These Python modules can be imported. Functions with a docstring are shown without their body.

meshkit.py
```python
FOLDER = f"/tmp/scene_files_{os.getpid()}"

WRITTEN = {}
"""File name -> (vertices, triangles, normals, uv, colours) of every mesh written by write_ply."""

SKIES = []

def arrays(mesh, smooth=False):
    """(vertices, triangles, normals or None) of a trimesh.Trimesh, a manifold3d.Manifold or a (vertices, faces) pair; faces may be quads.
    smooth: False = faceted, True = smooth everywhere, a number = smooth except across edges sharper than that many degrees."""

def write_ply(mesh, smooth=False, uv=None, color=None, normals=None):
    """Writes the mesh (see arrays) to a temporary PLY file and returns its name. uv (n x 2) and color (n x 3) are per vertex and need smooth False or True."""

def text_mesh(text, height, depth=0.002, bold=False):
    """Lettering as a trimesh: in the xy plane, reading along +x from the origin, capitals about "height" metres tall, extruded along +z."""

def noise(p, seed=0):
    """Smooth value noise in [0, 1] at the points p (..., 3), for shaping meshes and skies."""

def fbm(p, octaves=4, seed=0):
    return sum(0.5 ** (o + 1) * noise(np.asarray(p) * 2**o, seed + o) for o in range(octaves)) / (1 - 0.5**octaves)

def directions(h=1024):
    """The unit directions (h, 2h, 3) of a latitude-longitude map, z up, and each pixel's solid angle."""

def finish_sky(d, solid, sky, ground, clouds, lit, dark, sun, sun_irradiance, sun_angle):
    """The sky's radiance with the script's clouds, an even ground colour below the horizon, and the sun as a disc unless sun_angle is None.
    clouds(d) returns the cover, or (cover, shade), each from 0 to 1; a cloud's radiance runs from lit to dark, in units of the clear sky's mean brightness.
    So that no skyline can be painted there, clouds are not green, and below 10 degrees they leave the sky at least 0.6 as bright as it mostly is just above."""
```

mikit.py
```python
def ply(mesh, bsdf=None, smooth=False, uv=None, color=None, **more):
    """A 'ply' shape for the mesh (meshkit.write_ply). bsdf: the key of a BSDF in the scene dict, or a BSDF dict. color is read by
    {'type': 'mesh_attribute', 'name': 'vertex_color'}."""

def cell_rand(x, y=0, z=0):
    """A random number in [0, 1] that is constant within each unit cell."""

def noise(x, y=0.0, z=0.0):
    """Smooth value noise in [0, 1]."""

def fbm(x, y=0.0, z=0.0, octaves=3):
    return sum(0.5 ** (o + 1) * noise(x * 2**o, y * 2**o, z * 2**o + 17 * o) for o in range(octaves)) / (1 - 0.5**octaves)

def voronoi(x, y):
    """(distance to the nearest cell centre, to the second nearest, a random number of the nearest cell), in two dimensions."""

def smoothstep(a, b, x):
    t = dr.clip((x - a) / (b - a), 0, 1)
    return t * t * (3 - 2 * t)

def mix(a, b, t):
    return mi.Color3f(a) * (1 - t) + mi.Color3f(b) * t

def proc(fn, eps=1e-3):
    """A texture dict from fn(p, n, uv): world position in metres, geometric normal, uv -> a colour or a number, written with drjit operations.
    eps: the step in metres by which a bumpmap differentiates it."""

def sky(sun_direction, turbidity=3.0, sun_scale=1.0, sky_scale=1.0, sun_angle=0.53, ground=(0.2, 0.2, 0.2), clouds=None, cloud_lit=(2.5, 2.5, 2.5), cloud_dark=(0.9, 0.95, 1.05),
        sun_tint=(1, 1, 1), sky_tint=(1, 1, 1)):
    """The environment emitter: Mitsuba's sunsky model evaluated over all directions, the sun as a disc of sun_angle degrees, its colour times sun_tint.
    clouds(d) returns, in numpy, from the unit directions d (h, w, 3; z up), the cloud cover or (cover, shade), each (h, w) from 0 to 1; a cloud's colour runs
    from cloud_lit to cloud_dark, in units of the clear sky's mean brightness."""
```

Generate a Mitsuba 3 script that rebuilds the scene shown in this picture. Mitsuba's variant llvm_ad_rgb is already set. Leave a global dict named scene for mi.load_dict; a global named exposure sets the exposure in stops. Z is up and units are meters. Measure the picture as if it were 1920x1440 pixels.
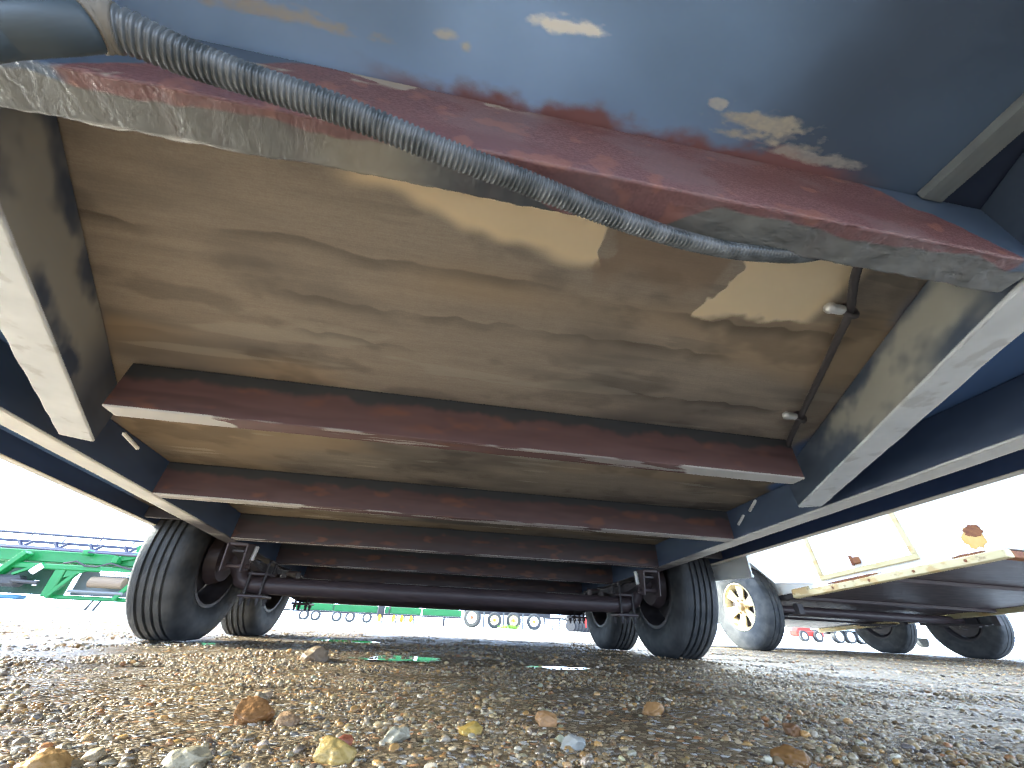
import math, random
import numpy as np, trimesh, mitsuba as mi, drjit as dr
import mikit, meshkit
from shapely.geometry import Polygon, box as sbox
from mikit import proc, noise, fbm, voronoi, cell_rand, smoothstep, mix

rng = np.random.default_rng(7)
random.seed(7)
scene, labels = {}, {}

# ------------------------------------------------------------------ camera, sky, exposure
CAM_H = 0.105                       # the phone lies almost on the gravel
R = np.array([[0.98433, 0.12356, 0.12583], [-0.17226, 0.52069, 0.83619], [0.03780, -0.84476, 0.53381]])  # rows: world x, y, z in camera axes (right, down, forward)
eye = np.array([0, 0, CAM_H])
fwd, down = R[:, 2], R[:, 1]
scene['camera'] = {'type': 'thinlens', 'aperture_radius': 0.0006, 'focus_distance': 1.3, 'fov': 2 * math.degrees(math.atan(960 / 721)), 'fov_axis': 'x', 'near_clip': 0.01, 'far_clip': 900.0,
                   'to_world': mi.ScalarTransform4f().look_at(origin=eye.tolist(), target=(eye + fwd).tolist(), up=(-down).tolist())}
scene['sky'] = mikit.sky([-0.92, 0.10, 0.40], turbidity=4, sun_scale=1.5, sun_angle=13, sun_tint=(0.75, 1.0, 1.42), clouds=lambda d: 1.0,
                         cloud_lit=(1.88, 2.5, 3.5), ground=(0.25, 0.23, 0.2))
exposure = 4.4

# ------------------------------------------------------------------ the trailer's own axes (it stands nose-high, 2.7 degrees)
pit = 0.04684
T = np.array([[1, 0, 0], [0, math.cos(pit), -math.sin(pit)], [0, math.sin(pit), math.cos(pit)]])   # rows: trailer x, y, z in world
M4 = np.eye(4); M4[:3, :3] = T.T; M4[:3, 3] = eye
TR = mi.ScalarTransform4f(M4.tolist())
CX = 0.078                           # the trailer's centre line


def tq(p):
    x, y, z = p.x, p.y, p.z - CAM_H
    return x, y * math.cos(pit) - z * math.sin(pit), y * math.sin(pit) + z * math.cos(pit)


# ------------------------------------------------------------------ materials
def tex(fn, eps=1e-3):
    return proc(fn, eps)


def mat(name, color, rough=0.5, spec=0.5, metallic=0.0, clearcoat=0.0, bump=None, scale=0.001, eps=5e-4):
    c = {'type': 'rgb', 'value': list(color)} if isinstance(color, (tuple, list)) else (color if isinstance(color, dict) else tex(color))
    r = rough if isinstance(rough, float) else tex(rough)
    b = {'type': 'principled', 'base_color': c, 'roughness': r, 'specular': spec, 'metallic': metallic}
    if clearcoat:
        b['clearcoat'] = clearcoat
        b['clearcoat_gloss'] = 0.8
    if bump is not None:
        b = {'type': 'bumpmap', 'arbitrary': tex(bump, eps), 'scale': scale, 'bsdf': b}
    scene[name] = {'type': 'twosided', 'bsdf': b}
    return name


def sband(v, a, b, s):
    return smoothstep(a - s, a + s, v) * (1 - smoothstep(b - s, b + s, v))


def ply_color(p, n, uv):
    x, y, z = tq(p)
    g = fbm(x * 5, y * 70, 0.3, 3)
    big = fbm(x * 2.2, y * 6, 4.0, 4)
    c = mix((0.25, 0.208, 0.172), (0.325, 0.275, 0.225), g)
    c = c * (0.94 + 0.12 * noise(x * 60, y * 900, 2.0)) * (0.93 + 0.14 * noise(x * 700, y * 700, 5.0))
    c = mix(c, (0.155, 0.135, 0.12), smoothstep(0.40, 0.68, big))
    c = mix(c, (0.34, 0.25, 0.165), smoothstep(0.5, 0.72, fbm(x * 1.5 + 3, y * 5, 9.0, 3)) * 0.7)
    wob = fbm(x * 7, y * 16, 2.0, 3)
    streak = smoothstep(0.61, 0.69, fbm(x * 5 + 9, y * 34, 1.0, 4)) * smoothstep(0.3, 0.6, fbm(x * 2, y * 2, 6.0, 2))
    c = mix(c, (0.15, 0.135, 0.115), streak * 0.5)
    # tide lines of old water stains: wavy, scalloped on one side
    for yy, amp, k in ((0.372, 0.05, 2.0), (0.470, 0.06, 4.0), (0.555, 0.05, 7.0), (0.610, 0.04, 9.0)):
        t = y - yy - (fbm(x * 3.5 + k, 0.3, k, 2) - 0.5) * amp - (noise(x * 42, k, 1.0) - 0.5) * 0.010
        c = mix(c, c * mi.Color3f(0.52, 0.52, 0.53), smoothstep(-0.004, 0.0, t) * (1 - smoothstep(0.0, 0.028, t)) * smoothstep(0.42, 0.70, fbm(x * 5 + k * 3, k, 2.0, 3)) * 0.8)
    soot = smoothstep(0.55, 0.75, fbm(x * 9 + 4, y * 14, 12.0, 4))
    c = mix(c, c * mi.Color3f(0.6, 0.6, 0.62), soot * 0.6)
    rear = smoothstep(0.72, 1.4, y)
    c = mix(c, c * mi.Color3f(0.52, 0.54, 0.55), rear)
    # dry pale patches behind the near crossmember, with crisp water-mark edges
    w1 = (noise(x * 34, y * 34, 0.0) - 0.5) * 0.036 + (noise(x * 90, y * 90, 3.0) - 0.5) * 0.012
    soft = fbm(x * 9, y * 9, 5.0, 3)
    d1 = smoothstep(0.0, 0.005, 0.160 - x + w1 * 0.8) * smoothstep(-0.03, 0.03, x + 0.16) * smoothstep(0.0, 0.025, 0.282 + 0.17 * (x + 0.15) + (soft - 0.5) * 0.05 - y)
    d2 = smoothstep(0.0, 0.005, x - 0.352 + w1) * smoothstep(0.0, 0.012, 0.378 - y + w1 * 0.6 - 0.1 * (x - 0.4)) * smoothstep(0.0, 0.03, 0.545 - x)
    c = mix(c, (0.76, 0.61, 0.41), d1 * 0.95)
    c = mix(c, (0.74, 0.60, 0.41), d2 * 0.95)
    # a water-darkened strip between the two
    d3 = smoothstep(0.0, 0.01, x - 0.165 + w1) * smoothstep(0.0, 0.01, 0.345 - x) * smoothstep(0.0, 0.05, 0.36 - y + w1)
    c = mix(c, (0.24, 0.165, 0.115), d3 * 0.6)
    pale = smoothstep(0.66, 0.74, fbm(x * 4 + 20, y * 26, 11.0, 3)) * smoothstep(0.45, 0.6, y)
    c = mix(c, (0.40, 0.37, 0.31), pale * 0.28)
    # dark undercoat outside the tongue beams, with lens-flare blue put into its colour
    ax = dr.abs(x - CX)
    edge = 0.415 + 0.489 * y - ax + (fbm(x * 8, y * 8, 7.0, 3) - 0.5) * 0.12
    c = mix((0.08, 0.145, 0.29), c, smoothstep(-0.05, 0.0, edge))
    return c


def sheet_color(p, n, uv):
    x, y, z = tq(p)
    f = fbm(x * 6, y * 6, 1.0, 4)
    c = mix((0.24, 0.39, 0.66), (0.30, 0.45, 0.71), f)  # lens-flare blue painted into the sheet at left and centre
    c = mix(c, (0.055, 0.08, 0.125), smoothstep(0.02, 0.40, x + (f - 0.5) * 0.25))  # falls to near black rightwards, as the painted flare fades
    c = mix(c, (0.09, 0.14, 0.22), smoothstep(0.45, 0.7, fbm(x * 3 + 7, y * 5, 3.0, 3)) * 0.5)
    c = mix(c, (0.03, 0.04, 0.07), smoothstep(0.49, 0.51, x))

    c = mix(c, (0.21, 0.10, 0.105), smoothstep(0.138, 0.156, y + (fbm(x * 30, y * 50, 4.0, 5) - 0.5) * 0.03) * smoothstep(-0.16, -0.05, x) * (1 - smoothstep(0.36, 0.46, x)))

    def blob(cx, cy, rx, ry, s):
        d = dr.sqrt(dr.square((x - cx) / rx) + dr.square((y - cy) / ry)) + (fbm(x * 55, y * 130, s, 4) - 0.5) * 1.7
        return (1 - smoothstep(0.45, 1.15, d)) * (0.75 + 0.25 * noise(x * 300, y * 500, s))

    w = blob(0.052, 0.088, 0.028, 0.006, 1.0)
    c = mix(c, (0.80, 0.80, 0.78), dr.clip(w * 1.4, 0, 1))
    c = mix(c, (0.5, 0.5, 0.5), blob(-0.055, 0.113, 0.012, 0.004, 2.0) + blob(-0.035, 0.117, 0.006, 0.004, 8.0))
    c = mix(c, (0.46, 0.42, 0.34), blob(0.275, 0.127, 0.05, 0.015, 3.0) * 0.9)
    c = mix(c, (0.42, 0.40, 0.36), blob(0.335, 0.142, 0.06, 0.006, 6.0) * 0.7)
    c = mix(c, (0.45, 0.45, 0.45), blob(0.212, 0.116, 0.010, 0.005, 5.0))
    c = mix(c, (0.40, 0.36, 0.30), blob(-0.20, 0.125, 0.09, 0.006, 4.0) * 0.8)
    return c


def primer_color(p, n, uv):
    x, y, z = tq(p)
    f = fbm(x * 9, y * 40, z * 40, 4)
    c = mix((0.105, 0.056, 0.057), (0.150, 0.085, 0.083), f)
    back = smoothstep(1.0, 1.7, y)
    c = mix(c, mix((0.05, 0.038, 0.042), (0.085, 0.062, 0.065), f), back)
    c = mix(c, (0.08, 0.045, 0.045), smoothstep(0.5, 0.75, fbm(x * 4 + 5, y * 9, z * 30, 3)) * 0.7)
    c = mix(c, (0.22, 0.085, 0.04), smoothstep(0.58, 0.75, fbm(x * 14 + 2, y * 30, z * 30 + 4, 3)) * 0.5)
    top = smoothstep(0.408, 0.425, z + (fbm(x * 25, y * 10, z * 10, 3) - 0.5) * 0.04)  # dark band under the floor: crease shade put into the colour
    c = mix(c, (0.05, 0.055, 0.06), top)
    lip = smoothstep(0.0, 0.003, 0.3515 - z) * (smoothstep(0.0, 0.02, -0.44 - x + (f - 0.5) * 0.1) * (1 - back) + smoothstep(0.0, 0.02, x - 0.50 + (f - 0.5) * 0.1) * (1 - back) + smoothstep(0.52, 0.6, fbm(x * 7 + y * 9, y * 80, 2.0, 3)) * 0.5)
    return mix(c, (0.50, 0.49, 0.47), dr.clip(lip, 0, 0.9))


def near_beam_color(p, n, uv):
    x, y, z = tq(p)
    f = fbm(x * 12, y * 60, z * 30, 4)
    c = mix((0.145, 0.072, 0.077), (0.205, 0.106, 0.110), f)
    c = c * (0.8 + 0.4 * noise(x * 500, y * 500, z * 500))
    c = mix(c, (0.20, 0.14, 0.15), smoothstep(0.52, 0.68, fbm(x * 12 + 6, y * 20, z * 18, 4)) * 0.55)
    c = mix(c, (0.14, 0.06, 0.065), smoothstep(0.45, 0.7, fbm(x * 5 + 3, y * 9, z * 22, 3)) * 0.6)
    c = mix(c, (0.36, 0.16, 0.11), smoothstep(0.6, 0.72, fbm(x * 40, y * 40, z * 40, 3)) * 0.35)
    # blue-black overspray creeping down from the sheet, ragged, with pale flaked rims
    thr = 0.452 - 0.9 * dr.maximum(0, -0.165 - x) * 0.72 - 0.9 * dr.maximum(0, x - 0.40) * 0.75
    e = z - thr + (fbm(x * 22, y * 22, z * 30, 4) - 0.5) * 0.03
    c = mix(c, (0.36, 0.33, 0.29), sband(e, -0.022, 0.004, 0.004) * smoothstep(0.52, 0.60, fbm(x * 30 + 8, y * 30, z * 60, 3)) * (1 - smoothstep(-0.02, 0.06, x)))
    c = mix(c, (0.08, 0.12, 0.19), smoothstep(-0.003, 0.003, e))
    # the flange underneath: grey flaked coat over the red
    under = smoothstep(0.0, 0.006, 0.3505 - z) * smoothstep(0.0, 0.004, y - 0.1645 + (fbm(x * 20, 1.0, 2.0, 3) - 0.5) * 0.012 - 0.03 * sband(x, 0.04, 0.19, 0.03))
    g = fbm(x * 40, y * 60, 3.0, 4)
    grey = mix((0.085, 0.09, 0.092), (0.19, 0.195, 0.19), g)
    grey = mix(grey, (0.6, 0.6, 0.58), smoothstep(0.193, 0.198, y + (g - 0.5) * 0.004) * (1 - smoothstep(-0.24, -0.2, x)))  # pale line on the left rear edge: a glint painted into the colour
    grey = mix(grey, (0.05, 0.06, 0.075), sband(x, -0.04, 0.1, 0.04) * 0.85)
    grey = mix(grey, (0.30, 0.27, 0.21), sband(x, -0.14, -0.07, 0.03) * 0.6)
    return mix(c, grey, under)


def near_beam_bump(p, n, uv):
    x, y, z = tq(p)
    flaky = smoothstep(0.35, 0.65, fbm(x * 90 + y * 60, y * 150, z * 60, 4))
    return (0.07 + 0.6 * smoothstep(0.12, 0.3, x)) * flaky * smoothstep(0.0, 0.004, 0.351 - z) + 0.35 * noise(x * 350, y * 350, z * 350)


def tongue_color(p, n, uv):
    x, y, z = tq(p)
    f = fbm(x * 10, y * 10, z * 30, 4)
    web = mix((0.035, 0.052, 0.082), (0.065, 0.085, 0.12), f)
    dust = smoothstep(0.36, 0.64, fbm(x * 9 + 1.5, y * 9, z * 14, 4) + 0.16 * sband(z, 0.375, 0.425, 0.014) + 0.08 * smoothstep(0.25, 0.0, x + 0.3) - 0.10) * smoothstep(0.17, 0.26, y) * (1 - smoothstep(0.55, 0.75, y))
    web = mix(web, (0.33, 0.315, 0.265), dust * 0.85)
    fl = mix((0.56, 0.58, 0.59), (0.70, 0.715, 0.72), fbm(x * 25, y * 25, 1.0, 4))
    fl = mix(fl, (0.36, 0.35, 0.33), smoothstep(0.55, 0.78, fbm(x * 40 + 3, y * 40, 5.0, 4)) * 0.45)
    return mix(web, fl, smoothstep(0.0, 0.003, 0.3512 - z))


def steel_bump(p, n, uv):
    x, y, z = tq(p)
    return noise(x * 160, y * 160, z * 160) + 0.6 * smoothstep(0.5, 0.7, fbm(x * 50, y * 50, z * 50, 3))


def rail_color(p, n, uv):
    x, y, z = tq(p)
    f = fbm(x * 8, y * 8, z * 20, 4)
    c = mix((0.034, 0.055, 0.10), (0.055, 0.08, 0.13), f)
    fl = mix((0.55, 0.54, 0.51), (0.68, 0.66, 0.61), fbm(x * 30, y * 18, 2.0, 4))  # pale bottom flange: light reflected off the ground, put into the colour
    fl = mix(fl, (0.06, 0.055, 0.06), smoothstep(1.30, 1.75, y + (f - 0.5) * 0.5))
    return mix(c, fl, smoothstep(0.0, 0.003, 0.3512 - z))


def skirt_color(p, n, uv):
    x, y, z = tq(p)
    c = mix((0.03, 0.05, 0.11), (0.05, 0.075, 0.135), fbm(x * 8, y * 5, z * 20, 4))
    lip = mix((0.42, 0.38, 0.30), (0.55, 0.51, 0.42), fbm(x * 20, y * 12, 1.0, 3))
    return mix(c, lip, smoothstep(0.0, 0.002, 0.3975 - z))


def dark_color(p, n, uv):
    x, y, z = p.x, p.y, p.z
    return mix((0.028, 0.026, 0.03), (0.065, 0.055, 0.056), fbm(x * 14, y * 14, z * 14, 4))


def axle_color(p, n, uv):
    return mix((0.045, 0.034, 0.037), (0.095, 0.068, 0.07), fbm(p.x * 9, p.y * 30, p.z * 30, 4))


def rubber_color(p, n, uv):
    return mix((0.034, 0.038, 0.042), (0.070, 0.072, 0.072), smoothstep(0.3, 0.8, fbm(p.x * 16, p.y * 16, p.z * 16, 4)))


def hose_color(p, n, uv):
    return mix((0.045, 0.055, 0.062), (0.12, 0.135, 0.148), smoothstep(0.35, 0.7, fbm(p.x * 60, p.y * 60, p.z * 60, 3)))


def white_rust(p, n, uv):
    x, y, z = p.x, p.y, p.z
    c = mix((0.72, 0.72, 0.70), (0.80, 0.80, 0.78), fbm(x * 3, y * 3, z * 3, 3))
    r = fbm(x * 9, y * 9, z * 14, 4)
    c = mix(c, (0.50, 0.36, 0.16), smoothstep(0.60, 0.70, r) * 0.6 * (1 - smoothstep(0.46, 0.60, z)))
    return c


def cream_rust(p, n, uv):
    x, y, z = p.x, p.y, p.z
    c = mix((0.44, 0.35, 0.17), (0.55, 0.47, 0.28), fbm(x * 5, y * 5, z * 9, 3))
    c = mix(c, (0.42, 0.26, 0.09), smoothstep(0.5, 0.66, fbm(x * 12, y * 12, z * 20, 4)) * 0.7)
    return mix(c, (0.20, 0.09, 0.04), smoothstep(0.66, 0.78, fbm(x * 22, y * 22, z * 22, 3)) * 0.6)


def rust_color(p, n, uv):
    return mix((0.10, 0.035, 0.03), (0.30, 0.13, 0.05), fbm(p.x * 40, p.y * 40, p.z * 40, 4))


def green_color(p, n, uv):
    return mix((0.004, 0.13, 0.030), (0.010, 0.19, 0.050), fbm(p.x * 2, p.y * 2, p.z * 4, 3))


def ground_color(p, n, uv):
    x, y = p.x, p.y
    a, b, w = voronoi(x * 110, y * 110)
    c = mix((0.12, 0.082, 0.045), (0.36, 0.27, 0.16), w)
    c = mix(c, (0.42, 0.40, 0.36), smoothstep(0.84, 0.9, w))
    c = mix(c, (0.36, 0.19, 0.09), smoothstep(0.10, 0.06, w))
    dirt = mix((0.050, 0.034, 0.018), (0.10, 0.070, 0.040), fbm(x * 9, y * 9, 1.0, 3))
    c = mix(dirt, c, smoothstep(0.04, 0.2, b - a) * (0.25 + 0.75 * smoothstep(0.25, 0.5, cell_rand(dr.floor(w * 4096.0)))))
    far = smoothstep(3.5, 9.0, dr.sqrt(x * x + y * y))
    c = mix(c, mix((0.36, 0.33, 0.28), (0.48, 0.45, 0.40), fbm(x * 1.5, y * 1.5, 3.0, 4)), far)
    return mix(c, dirt, smoothstep(0.55, 0.7, fbm(x * 2.5, y * 2.5, 8.0, 3)) * 0.5 * (1 - far))


def ground_bump(p, n, uv):
    a, b, w = voronoi(p.x * 110, p.y * 110)
    return (1 - smoothstep(0.0, 0.7, a)) * (0.3 + w) * 1.2 + 0.5 * noise(p.x * 300, p.y * 300)


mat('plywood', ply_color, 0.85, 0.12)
mat('flare_blue_sheet', sheet_color, 0.5, 0.45, bump=lambda p, n, uv: fbm(p.x * 40, p.y * 40, p.z * 40, 3), scale=0.0015)
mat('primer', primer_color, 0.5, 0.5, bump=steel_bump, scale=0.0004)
mat('near_primer', near_beam_color, 0.34, 0.5, bump=near_beam_bump, scale=0.0026, eps=3e-4)
mat('tongue_paint', tongue_color, 0.5, 0.4, bump=steel_bump, scale=0.0006)
mat('rail_paint', rail_color, 0.45, 0.5, bump=steel_bump, scale=0.0004)
mat('skirt_paint', skirt_color, 0.4, 0.5)
mat('angle_paint', lambda p, n, uv: mix((0.10, 0.115, 0.12), (0.22, 0.235, 0.235), fbm(p.x * 60, p.y * 12, p.z * 60, 4)), 0.4)
mat('dark_steel', dark_color, 0.5, 0.5)
mat('axle_steel', axle_color, 0.42, 0.5)
mat('rubber', rubber_color, 0.62, 0.4, bump=lambda p, n, uv: noise(p.x * 120, p.y * 120, p.z * 120), scale=0.0008)
mat('hose_plastic', hose_color, 0.22, 0.8)
mat('cable_plastic', (0.05, 0.07, 0.085), 0.5)
mat('tape', (0.17, 0.155, 0.13), 0.75)
mat('zinc', (0.70, 0.70, 0.68), 0.35, 0.5, metallic=0.6)
mat('fender_metal', (0.62, 0.64, 0.62), 0.5, 0.5)
mat('white_paint', white_rust, 0.35, 0.5)
mat('cream_paint', cream_rust, 0.5, 0.4)
mat('rust', rust_color, 0.8, 0.2)
mat('green_paint', green_color, 0.35, 0.5)
mat('yellow_paint', (0.40, 0.24, 0.01), 0.4)
mat('rust_stain', lambda p, n, uv: mix((0.50, 0.26, 0.05), (0.62, 0.42, 0.16), fbm(p.x * 30, p.y * 30, p.z * 12, 3)), 0.7)
mat('shade_green', (0.006, 0.045, 0.02), 0.5)  # darkened green that stands in for shade
mat('skid_blue', (0.05, 0.16, 0.30), 0.5)
mat('black_paint', (0.03, 0.03, 0.035), 0.45)
mat('slate_paint', (0.030, 0.034, 0.075), 0.45)
mat('grey_steel', (0.16, 0.17, 0.175), 0.4, metallic=0.3)
mat('tan_rubber', (0.20, 0.145, 0.10), 0.7)
mat('red_paint', (0.55, 0.03, 0.02), 0.4)
mat('body_white', (0.78, 0.79, 0.80), 0.35)
mat('blue_white', (0.55, 0.64, 0.72), 0.4)
mat('leaf', (0.16, 0.30, 0.03), 0.6)
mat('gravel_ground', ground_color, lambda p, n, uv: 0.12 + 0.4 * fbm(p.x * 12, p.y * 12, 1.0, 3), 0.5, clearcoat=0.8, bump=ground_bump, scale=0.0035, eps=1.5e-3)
mat('pebble', {'type': 'mesh_attribute', 'name': 'vertex_color'}, 0.30, 0.5, clearcoat=0.8, bump=lambda p, n, uv: fbm(p.x * 260, p.y * 260, p.z * 260, 2), scale=0.0012, eps=4e-4)
mat('stone_face', {'type': 'mesh_attribute', 'name': 'vertex_color'}, 0.5, 0.4, bump=lambda p, n, uv: fbm(p.x * 160, p.y * 160, p.z * 160, 3), scale=0.0025, eps=4e-4)
scene['water'] = {'type': 'dielectric', 'int_ior': 1.33}


# ------------------------------------------------------------------ mesh helpers
def hull(pts):
    return trimesh.convex.convex_hull(np.asarray(pts, float))


def cbox(lo, hi, c=0.002):
    lo, hi = np.asarray(lo, float), np.asarray(hi, float)
    c = min(c, *(0.45 * (hi - lo)))
    pts = []
    for sx in (0, 1):
        for sy in (0, 1):
            for sz in (0, 1):
                for k in range(3):
                    q = np.where([sx, sy, sz], hi - c, lo + c)
                    q[k] = (hi if (sx, sy, sz)[k] else lo)[k]
                    pts.append(q)
    return hull(pts)


def frame(a, b, up=(0, 0, 1)):
    a, b = np.asarray(a, float), np.asarray(b, float)
    L = np.linalg.norm(b - a); d = (b - a) / L
    s = np.cross(d, up)
    if np.linalg.norm(s) < 1e-6:
        s = np.cross(d, (1, 0, 0))
    s /= np.linalg.norm(s); u = np.cross(s, d)
    return L, d, s, u


def bar(a, b, w, h, up=(0, 0, 1), c=0.002):
    L, d, s, u = frame(a, b, up)
    m = cbox((0, -w / 2, -h / 2), (L, w / 2, h / 2), c)
    m.vertices = np.asarray(a) + m.vertices @ np.stack([d, s, u])
    if np.linalg.det(np.stack([d, s, u])) < 0:
        m.invert()
    return m


def tube(pts, r, sides=12, cap=True):
    pts = np.asarray(pts, float)
    r = np.broadcast_to(np.asarray(r, float), len(pts))
    t = np.gradient(pts, axis=0); t /= np.linalg.norm(t, axis=1, keepdims=True)
    n = np.cross(t[0], (0, 0, 1) if abs(t[0][2]) < 0.9 else (1, 0, 0)); n /= np.linalg.norm(n)
    V, F = [], []
    a = np.arange(sides) * 2 * np.pi / sides
    for i in range(len(pts)):
        n = n - t[i] * (n @ t[i]); n /= np.linalg.norm(n)
        b = np.cross(t[i], n)
        V.append(pts[i] + r[i] * (np.cos(a)[:, None] * n + np.sin(a)[:, None] * b))
    V = np.vstack(V)
    k = np.arange(sides); k1 = (k + 1) % sides
    for i in range(len(pts) - 1):
        o, q = i * sides, (i + 1) * sides
        F.append(np.stack([o + k, o + k1, q + k1], 1)); F.append(np.stack([o + k, q + k1, q + k], 1))
    if cap:
        V = np.vstack([V, pts[:1], pts[-1:]]); e = (len(pts) - 1) * sides
        F.append(np.stack([k1, k, k * 0 + len(V) - 2], 1)); F.append(np.stack([e + k, e + k1, k * 0 + len(V) - 1], 1))
    return trimesh.Trimesh(V, np.vstack(F), process=False)


def cat(*ms):
    return trimesh.util.concatenate([m for m in ms])


def sweep(poly, A, B, e1, e2, n=1, jit=None):
    """the polygon (in e1, e2) swept from A to B in n steps; jit(t, pts2d) may move the outline."""
    A, B, e1, e2 = (np.asarray(v, float) for v in (A, B, e1, e2))
    poly = poly.segmentize(0.02) if n > 1 else poly
    P = np.array(poly.exterior.coords)[:-1]
    if not poly.exterior.is_ccw:
        P = P[::-1]
    V, F = [], []
    for i in range(n + 1):
        t = i / n
        Q = P if jit is None else jit(t, P)
        V.append(A + (B - A) * t + Q[:, :1] * e1 + Q[:, 1:] * e2)
    V = np.vstack(V); m = len(P); k = np.arange(m); k1 = (k + 1) % m
    for i in range(n):
        o, q = i * m, (i + 1) * m
        F += [np.stack([o + k, o + k1, q + k1], 1), np.stack([o + k, q + k1, q + k], 1)]
    tv, tf = trimesh.creation.triangulate_polygon(Polygon(P), engine='earcut')
    from scipy.spatial import cKDTree
    idx = cKDTree(P).query(tv[:, :2])[1]; tf = idx[tf]
    F += [tf[:, ::-1], tf + n * m]
    out = trimesh.Trimesh(V, np.vstack(F), process=False)
    if np.cross(e1, e2) @ (B - A) < 0:
        out.invert()
    return out


def revolve(prof, axis='x', sides=48):
    """prof rows: (along the axis, radius); a closed outline or an open one that starts and ends on the axis."""
    prof = np.asarray(prof, float)
    a = np.arange(sides) * 2 * np.pi / sides
    n = len(prof)
    V = np.stack([np.repeat(prof[:, 0], sides), np.outer(prof[:, 1], np.cos(a)).ravel(), np.outer(prof[:, 1], np.sin(a)).ravel()], 1)
    k = np.arange(sides); k1 = (k + 1) % sides; F = []
    for i in range(n - 1):
        o, q = i * sides, (i + 1) * sides
        F += [np.stack([o + k, q + k, q + k1], 1), np.stack([o + k, q + k1, o + k1], 1)]
    m = trimesh.Trimesh(V, np.vstack(F), process=False)
    return m


def channel(w, h, t, r=0.003):
    """channel outline: web along +y at x in [0, t], flanges reaching to x = w at top and bottom."""
    p = Polygon([(0, 0), (w, 0), (w, t), (t, t), (t, h - t), (w, h - t), (w, h), (0, h)])
    return p.buffer(0.5 * t).buffer(-0.5 * t).buffer(-0.4 * t).buffer(0.4 * t, quad_segs=4).simplify(0.0002)


def add(key, mesh, bsdf, smooth=30, world=None, color=None):
    k, i = key, 0
    while k in scene:
        i += 1
        k = f'{key}_{i:03d}'
    d = mikit.ply(mesh, bsdf, smooth=smooth, color=color)
    if world is not None:
        d['to_world'] = world
    scene[k] = d
    return k


def lab(key, label, cat_=None, group=None, kind=None):
    labels[key] = {'label': label}
    if cat_: labels[key]['category'] = cat_
    if group: labels[key]['group'] = group
    if kind: labels[key]['kind'] = kind


def X3(v): return np.asarray(v, float)


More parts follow.
